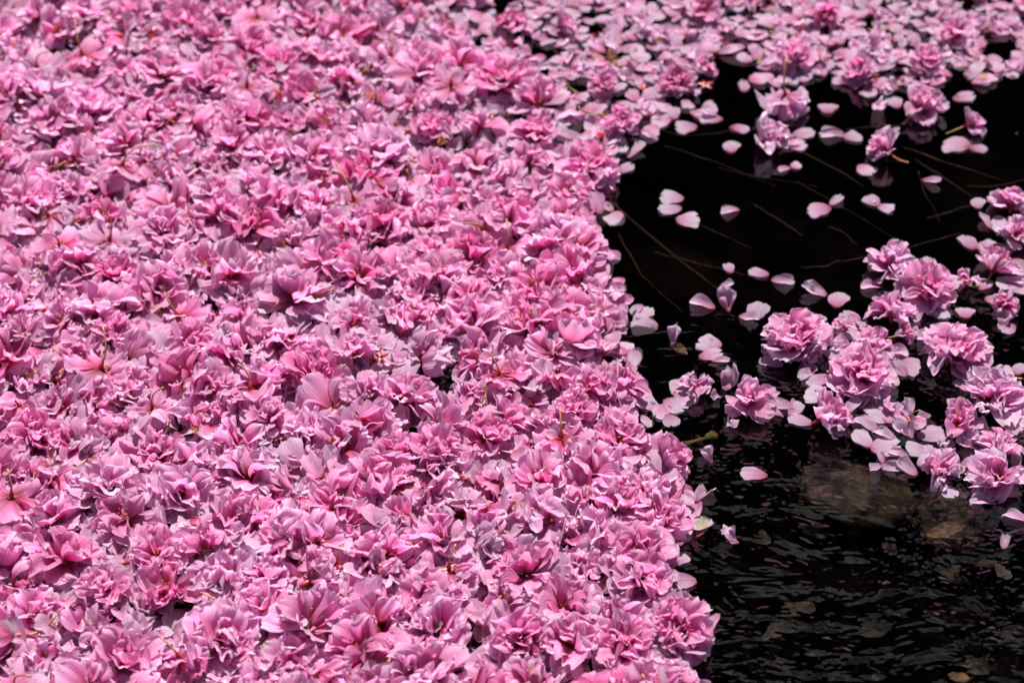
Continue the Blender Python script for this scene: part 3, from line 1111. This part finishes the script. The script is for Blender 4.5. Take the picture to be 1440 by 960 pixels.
def describe(pos, spec, pc):
    px, py = to_px(pos)
    tone = 'very pale pink' if spec['fade'] > .42 else 'pale pink' if spec['fade'] > .27 else 'deep pink' if spec['deep'] > .5 else 'bright pink' if spec['deep'] > .25 else 'clear pink'
    size = 'large' if spec['dia'] > .054 else 'small' if spec['dia'] < .045 else 'medium'
    n = sum(1 for q in pc if q[0] == 'petal')
    full = 'full' if n > 24 else 'sparse' if n < 15 else 'half-full'
    stalk = ' with stalk' if spec['pose'] != 'down' and any(q[0] == 'stalk' for q in pc) else ''
    if not inside(DENSE, px + 75, py):
        place = 'along the carpet edge' if inside(DENSE, px, py) else 'in the thin petal fringe'
    elif in_hole(px, py, 3.2):
        place = 'beside a carpet gap'
    else:
        place = 'inside the carpet'
    return f"{size} {full} {tone} blossom{stalk} {PHRASE[spec['pose']]} {place}"


def score(item):
    px, py = to_px(item[0])
    if -20 < px < 1460 and -20 < py < 985:
        return py
    return -1e4


todo.sort(key=score, reverse=True)
LIMIT = 300 - len(FREE)
mass = Litter()
n_ind = 0
for pos, spec, mark in todo:
    pc = blossom(RND, floor=-.002, flat=(RND.uniform(.38, .8) if inside(DENSE, to_px(pos)[0] + 60, to_px(pos)[1]) else RND.uniform(.28, .55)) if not mark else .72, **spec)
    if n_ind < LIMIT and score((pos,)) > -1e3:
        build_blossom(pos, pc, describe(pos, spec, pc), LABELS[spec['pose']][1])
        n_ind += 1
    else:
        mass.add(pos, pc)
for pos, pc in scraps:
    mass.add(pos, pc)
print('blossoms: individual', n_ind, 'of', len(todo))

# ------------------------------------------------------------------ loose petals
LOOSE = [
    # x, y, width px, rotation deg (direction of the tip, 0 = right, 90 = away), kind, label
    (945, 279, 36, 175, 'loose', 'pale oval petal, upper one of the four-petal group on black water'),
    (942, 295, 36, 195, 'loose', 'frilled pale petal, middle one of the four-petal group on black water'),
    (967, 310, 34, 5, 'loose', 'pink-edged petal, lowest of the four-petal group on black water'),
    (1027, 298, 32, 200, 'rolled', 'single white petal with a folded pink rim floating alone'),
    (1152, 296, 36, 185, 'loose', 'flat wavy petal of the paired curled petals'),
    (1176, 284, 30, 40, 'rolled', 'raised petal of the paired curled petals'),
    (1226, 284, 30, 130, 'loose', 'upper petal of the hinged two-petal pair'),
    (1245, 293, 30, -20, 'loose', 'lower petal of the hinged two-petal pair'),
    (1310, 257, 34, -30, 'rolled', 'cupped pink petal alone by the brown twig'),
    (1025, 378, 26, 100, 'loose', 'small triangular petal floating point down'),
    (1067, 385, 36, 150, 'loose', 'long pale petal, first of a touching pair in a row'),
    (1100, 397, 34, -25, 'rolled', 'pink-edged rolled petal, second of a touching pair in a row'),
    (1022, 403, 24, 5, 'rolled', 'tiny rolled pink petal lying flat beside the twig end'),
    (988, 430, 40, 160, 'rolled', 'long rolled petal leading the string of petals'),
    (1022, 430, 38, 90, 'crumpled', 'crumpled double petal in the string of petals'),
    (1066, 438, 40, 80, 'loose', 'broad round veined petal in the string of petals'),
    (1053, 449, 34, -30, 'rolled', 'rolled petal tucked under the broad round petal'),
    (1093, 448, 28, -80, 'loose', 'small oval petal ending the string of petals'),
    (1145, 412, 40, 155, 'rolled', 'long narrow pale petal with water beads'),
    (1178, 423, 34, 80, 'loose', 'round pink petal joined to the long narrow petal'),
    (1357, 441, 32, 90, 'loose', 'single flat round petal between pompon and half-closed blossom'),
    (1414, 523, 28, 10, 'loose', 'single small oval petal above the pale full blossom'),
    (948, 478, 32, 70, 'crumpled', 'lone upright white petal above a brown wet leaf'),
    (998, 484, 36, 150, 'loose', 'beaded lilac petal at the top of a three-petal clump'),
    (999, 500, 40, 10, 'loose', 'broad white petal in the middle of a three-petal clump'),
    (1013, 509, 28, -10, 'rolled', 'small bright pink petal at the foot of a three-petal clump'),
    (1024, 542, 36, 60, 'crumpled', 'cupped petal next to the small flat crimped blossom'),
    (915, 570, 36, 120, 'loose', 'pale blunt petal just off the carpet tip'),
    (932, 578, 40, 230, 'loose', 'long pale petal slanting off the carpet tip'),
    (949, 570, 38, -40, 'loose', 'lilac petal leaning toward the crimped blossom'),
    (943, 592, 30, -80, 'loose', 'small drooping petal below the slanting petal'),
    (1098, 572, 42, 170, 'rolled', 'folded pink petal beside the wide open blossom'),
    (1118, 577, 38, 60, 'rolled', 'rolled petal leaning on the side-lying blossom'),
    (1060, 668, 44, 170, 'loose', 'single curled round petal alone on the rippled dark water'),
    (994, 645, 32, 130, 'crumpled', 'small torn white petal alone on the rippled water'),
    (1027, 760, 36, 160, 'crumpled', 'wrinkled pale petal floating beside the carpet with the beige leaf'),
    (1412, 764, 26, 80, 'rolled', 'small narrow mauve petal alone over the shallow bed'),
    (1429, 729, 44, 150, 'rolled', 'folded pink petal below the loose blossom of big petals'),
    (1382, 706, 40, 175, 'rolled', 'folded petal below the ragged open blossom'),
    (1245, 629, 46, 10, 'loose', 'broad pale oval petal over the mossy stone'),
    (1239, 646, 22, 100, 'rolled', 'tiny curled pink petal hanging below the broad oval petal'),
    (1275, 661, 36, 140, 'rolled', 'slender rolled petal beside the ragged open blossom'),
    (1214, 618, 38, 110, 'loose', 'white blunt petal beside the side-lying blossom'),
    (1218, 598, 42, 130, 'rolled', 'tube-like rolled petal above the white blunt petal'),
    (1243, 612, 40, 140, 'rolled', 'narrow folded petal between the rolled and the broad oval petal'),
    (1243, 585, 50, 160, 'loose', 'broad lilac petal between the large blossom and the red star calyx'),
    (1263, 578, 30, 110, 'rolled', 'small upright petal tip beside the broad lilac petal'),
    (1258, 500, 28, 100, 'rolled', 'small upright petal topping the trio beside the large spread blossom'),
    (1262, 520, 40, 120, 'rolled', 'rolled petal in the trio beside the large spread blossom'),
    (1277, 517, 36, -20, 'loose', 'flat lilac petal in the trio beside the large spread blossom'),
    (1308, 612, 44, 20, 'loose', 'flat petal under the open star-like blossom'),
    (1290, 632, 42, 175, 'loose', 'flat lilac petal above the ragged open blossom'),
    (1150, 535, 40, 200, 'loose', 'white petal under the deep pink pompon'),
    (1170, 468, 32, 95, 'loose', 'pale petal standing between the two wilted stalks'),
    (1172, 500, 34, 100, 'loose', 'pale pointed petal between deep pink pompon and narrow fan'),
    (1150, 556, 44, 160, 'loose', 'beaded white petal above the side-lying blossom'),
    (1125, 592, 40, 150, 'loose', 'grey lilac petal behind the side-lying blossom base'),
    (1225, 405, 34, 190, 'rolled', 'white rolled petal under the pale frilled blossom'),
    (1302, 375, 36, 70, 'loose', 'lilac petal behind the bright pink pompon'),
    (1195, 448, 34, 140, 'loose', 'lilac petal leaning against the fan-shaped half blossom'),
    (1085, 510, 40, 150, 'loose', 'pale petal below the deep pink pompon'),
    (1164, 154, 28, 90, 'loose', 'single round petal beside the strewn petal fringe'),
    (1171, 191, 36, 180, 'rolled', 'thin rolled white petal lying straight'),
    (1199, 194, 30, 20, 'loose', 'heart-shaped petal beside the blossom with green stalk'),
    (1217, 240, 30, -50, 'loose', 'pale petal trailing below the blossom with green stalk'),
    (1119, 234, 18, 30, 'loose', 'tiny pale square petal scrap'),
    (1103, 239, 20, 200, 'rolled', 'tiny bright pink petal scrap beside a pale scrap'),
    (1028, 208, 28, 90, 'loose', 'upright pale petal off the ragged pale blossom'),
    (1130, 189, 36, 10, 'loose', 'flat lilac petal right of the ragged pale blossom'),
    (1117, 204, 36, 0, 'loose', 'second flat lilac petal under the ragged pale blossom'),
    (1259, 146, 28, 100, 'loose', 'round mauve petal between two pink blossoms'),
    (1236, 155, 34, -60, 'crumpled', 'cream crumpled petal with a red spot at its base'),
    (1258, 185, 18, 0, 'rolled', 'tiny pink petal under the yellow green stick'),
    (1355, 138, 36, 10, 'loose', 'smooth mauve petal at the fringe of strewn petals'),
    (1345, 205, 44, 160, 'loose', 'large folded petal with bright water beads'),
    (1375, 210, 30, -10, 'loose', 'round pale petal joined to the beaded folded petal'),
    (1375, 287, 26, 90, 'loose', 'single cupped round petal near the olive stick'),
    (1362, 342, 38, 100, 'loose', 'round pale petal left of the pale open blossom'),
    (1385, 314, 32, 120, 'rolled', 'narrow petal leaning on the cluster head'),
    (1412, 318, 40, 180, 'loose', 'broad pale petal below the cluster head'),
    (1405, 352, 40, 0, 'loose', 'flat pale petal above the side-lying stalked blossom'),
    (1433, 405, 36, 0, 'loose', 'grey petal beside the small half-closed blossom'),
    (1433, 520, 30, 60, 'loose', 'half petal poking in beside the small oval petal'),
    (1360, 655, 34, 30, 'rolled', 'narrow petal bridging the ragged and the loose blossom'),
    (962, 752, 44, 220, 'loose', 'grey white round petal touching the beige leaf'),
    (955, 822, 34, -80, 'rolled', 'small pointed petal hanging off the carpet edge'),
    (952, 787, 36, 60, 'loose', 'lilac petal at the carpet edge below the beige leaf'),
    (988, 697, 42, 60, 'crumpled', 'wet crumpled petal on the outermost carpet tip'),
    (931, 628, 34, 100, 'loose', 'narrow white petal standing at the carpet edge'),
    (905, 442, 36, 40, 'loose', 'pale petal at the jutting tip of the carpet'),
    (880, 238, 32, 40, 'loose', 'white petal at the upper corner of the carpet'),
    (1000, 168, 34, 170, 'loose', 'pale petal in the row under the strewn fringe'),
    (965, 180, 34, 190, 'loose', 'wide pale petal leading the row under the strewn fringe'),
    (930, 172, 34, 200, 'loose', 'white petal in the row nearest the carpet corner'),
    (1040, 182, 32, 0, 'loose', 'short petal between the row and the ragged pale blossom'),
]


def petal_pose(x, y, z, rot, tilt, roll):
    d = Vector((math.cos(rot) * math.cos(tilt), math.sin(rot) * math.cos(tilt), math.sin(tilt)))
    n = Vector((-math.cos(rot) * math.sin(tilt), -math.sin(rot) * math.sin(tilt), math.cos(tilt)))
    s = d.cross(n)
    n = n * math.cos(roll) + s * math.sin(roll)
    return d, n


def loose_petal(x, y, wpx, rot, kind, label, group=None):
    size = wpx * px_size(y) * RND.uniform(.85, 1.03)
    if kind == 'loose':
        kind = 'afloat'
    p = at(x, y, 0)
    r = rad(rot)
    tilt = RND.uniform(-.025, .02) if kind == 'afloat' else RND.uniform(-.04, .05) if kind != 'crumpled' else RND.uniform(.1, .45)
    d, n = petal_pose(0, 0, 0, r, tilt, RND.gauss(0, .03 if kind == 'afloat' else .12))
    mi = RND.randrange(len(LIB[kind]))
    me = LIB[kind][mi][0]
    mt = frame(Vector((0, 0, 0)), d, n, size)
    if kind == 'afloat':
        mt = mt @ Matrix.Diagonal((1, 1, .55, 1))
    co = np.zeros(len(me.vertices) * 3, np.float32)
    me.vertices.foreach_get('co', co)
    A = np.array(mt)
    w = co.reshape(-1, 3) @ A[:3, :3].T
    off = Vector((p.x - float(w[:, 0].mean()), p.y - float(w[:, 1].mean()), .0008 - float(np.percentile(w[:, 2], 15))))
    mt.translation = off
    o = link('loose_petal', me, None, mt)
    o.color = (clamp01(RND.gauss(.80, .16)), clamp01(RND.gauss(.28, .12)), clamp01(RND.gauss(.15, .1)), 1)
    tag(o, label, 'petal', group)


for spec in LOOSE:
    loose_petal(*spec, group='loose petals on the open water')
def tucked(x, y):
    kind = RND.choice(['loose', 'loose', 'rolled', 'crumpled'])
    f = min(FREE, key=lambda q: (q[0] - x) ** 2 + (q[1] - y) ** 2)
    near = ' '.join(f[9].split()[:6])
    for w in ('with', 'of', 'on', 'its', 'a', 'the', 'in', 'and', 'to', 'whose'):
        while near.split()[-1] == w:
            near = ' '.join(near.split()[:-1])
    return kind, {'loose': 'flat', 'rolled': 'rolled', 'crumpled': 'crumpled'}[kind] + ' loose petal close beside the ' + near, 'petals tucked into the drifting cluster'


for (x, y) in [(1095, 470), (1140, 468), (1205, 470), (1200, 520), (1180, 560), (1262, 430), (1280, 445), (1240, 470), (1320, 440), (1215, 570), (1195, 575),
               (1270, 605), (1300, 590), (1330, 625), (1375, 600), (1365, 620), (1378, 645), (1335, 650), (1430, 600), (1425, 655), (1380, 690), (1300, 650),
               (1385, 400), (1420, 400), (1390, 345), (1435, 310), (1432, 375), (1080, 560), (1085, 582), (1035, 582), (1005, 560), (968, 560), (960, 545),
               (1430, 560), (1360, 545), (1255, 660), (1265, 640), (1230, 660)]:
    loose_petal(x + RND.uniform(-4, 4), y + RND.uniform(-3, 3), RND.uniform(26, 42), RND.uniform(0, 360), *tucked(x, y))
n_fill = 38
hubs = [f for f in FREE if f[0] > 1030 and f[1] > 340]
for _ in range(36):
    f = RND.choice(hubs)
    a_, r_ = RND.uniform(0, 6.28), f[2] * RND.uniform(.45, .72)
    loose_petal(f[0] + r_ * math.cos(a_), f[1] + r_ * .7 * math.sin(a_), RND.uniform(24, 40), RND.uniform(0, 360), *tucked(f[0] + r_ * math.cos(a_), f[1] + r_ * .7 * math.sin(a_)))
    n_fill += 1

# petals strewn between the blossoms
bed_specs = []
area_tries = 31000
for _ in range(area_tries):
    p = (RND.uniform(xmin, xmax), RND.uniform(ymin, ymax))
    px, py = to_px((p[0], p[1], 0))
    den = inside(DENSE, px, py)
    spa = (not den) and inside(SPARSE, px, py)
    if in_hole(px, py, 1.0):
        continue
    if den:
        rim = not inside(DENSE, px + 22, py)
        if rim and RND.random() < .35:
            continue
        thin = px > 560 and py < 260
        if thin and RND.random() < .45:
            continue
        if patch(*p) > .82 and RND.random() < .3:
            continue
        if RND.random() < .45 or patch(*p) > .82:
            z, tl = RND.uniform(.0005, .004), RND.uniform(-.05, .25)
            kind = 'loose'
            fade = clamp01(RND.gauss(.75, .2))
        else:
            z, tl = RND.uniform(.001, .010 if not thin else .004), RND.uniform(-.2, .6 if not thin else .35)
            kind = RND.choice(['loose', 'loose', 'inner', 'crumpled', 'outer', 'outer', 'rolled'])
            fade = clamp01(RND.gauss(.30, .24) + (.25 if thin else 0))
            if RND.random() < .22:
                kind, fade, z = RND.choice(['rolled', 'loose', 'loose', 'inner']), RND.uniform(.55, .95), z + .004
    elif spa:
        if RND.random() < .50:
            continue
        z, tl = RND.uniform(.0005, .003), RND.uniform(-.05, .22)
        kind = RND.choice(['afloat'] * 4 + ['loose', 'rolled', 'crumpled', 'outer'])
        fade = clamp01(RND.gauss(.74, .2))
    elif inside(DENSE, px - RND.uniform(4, 40), py) and RND.random() < .26:
        z, tl, kind, fade = .001, RND.uniform(-.03, .06), RND.choice(['afloat', 'afloat', 'rolled']), clamp01(RND.gauss(.75, .2))
    else:
        continue
    bed_specs.append((p, z, tl, kind, fade, spa, px, py))

strewn = Litter()
n_pet = len(LOOSE) + n_fill
for (p, z, tl, kind, fade, spa, px, py) in sorted(bed_specs, key=lambda s: (not s[5], -s[7])):
    size = RND.uniform(.014, .021) if spa else RND.uniform(.015, .026)
    rot = RND.uniform(0, 6.283)
    d, n = petal_pose(0, 0, 0, rot, tl, RND.gauss(0, .35 if not spa else .14))
    b = Vector((p[0] - d.x * size * .5, p[1] - d.y * size * .5, z))
    mi = RND.randrange(len(LIB[kind]))
    look = (fade, clamp01(RND.gauss(.5, .12)), clamp01(RND.gauss(.2, .15)))
    if spa and n_pet < 300 and 0 < px < 1440 and 0 < py < 200:
        me = LIB[kind][mi][0]
        o = link('loose_petal', me, None, frame(b, d, n, size))
        o.color = (*look, 1)
        tone = 'whitish' if fade > .85 else 'lilac' if fade > .65 else 'pink'
        shp = {'loose': 'cupped', 'afloat': 'flat', 'outer': 'broad', 'rolled': 'rolled', 'crumpled': 'crumpled'}[kind]
        big = 'large' if size > .0187 else 'small' if size < .0163 else 'mid-sized'
        tag(o, f'{big} {tone} {shp} loose petal in the thin fringe beyond the dark pool', 'petal', 'petals strewn in the thin fringe')
        n_pet += 1
    else:
        strewn.petal(kind, mi, frame(b, d, n, size), look)

tag(mass.build('blossom_carpet'), 'far mass of pink cherry blossoms packed on the water behind the nearer ones', 'blossoms', kind='stuff')
tag(strewn.build('petal_litter'), 'countless loose pink and lilac petals filling the gaps between the blossoms', 'petals', kind='stuff')

# ------------------------------------------------------------------ beads of water catching the sun
import bmesh
bm = bmesh.new()
bmesh.ops.create_icosphere(bm, subdivisions=3, radius=1.0)
for v in bm.verts:
    v.co.z = max(v.co.z, -.35)
DROP = bpy.data.meshes.new('droplet')
bm.to_mesh(DROP)
bm.free()
DROP.polygons.foreach_set('use_smooth', np.ones(len(DROP.polygons), bool))
DROP.materials.append(M_DROP)
bpy.context.view_layer.update()
DG = bpy.context.evaluated_depsgraph_get()
HALF = (S_DIR - ray(720, 400)).normalized()
for (x, y) in [(733, 132), (797, 276), (858, 268), (780, 312), (1346, 213), (1352, 213), (1358, 212), (1249, 228), (1394, 129), (1335, 138),
               (1260, 132), (1017, 193), (1107, 193), (970, 88), (1018, 50), (720, 455), (905, 553), (918, 566), (1148, 549), (1155, 551),
               (1143, 404), (1000, 477), (948, 490), (1232, 292), (1245, 560), (1247, 540), (986, 640), (1010, 552), (925, 470), (805, 583)]:
    o = link('water_droplet', DROP)
    r = RND.uniform(.0009, .0014)
    o.scale = (r * 1.6, r * 1.6, r * .5)
    for _t in range(60):
        hit, loc, nor, _i, ob, _m = SC.ray_cast(DG, Vector((0, 0, CAM_H)), ray(x, y))
        if hit and ('petal' in ob.name or 'carpet' in ob.name):
            break
        x, y = x + RND.uniform(-9, 9), y + RND.uniform(-9, 9)
    o.location = (loc if hit else at(x, y, 0)) - ray(x, y) * .0008
    o.rotation_euler = (HALF * .7 + Vector((0, 0, .3))).to_track_quat('Z', 'Y').to_euler()
    tag(o, 'tiny clear water bead glinting on a floating petal', 'droplet', 'water beads on the petals')
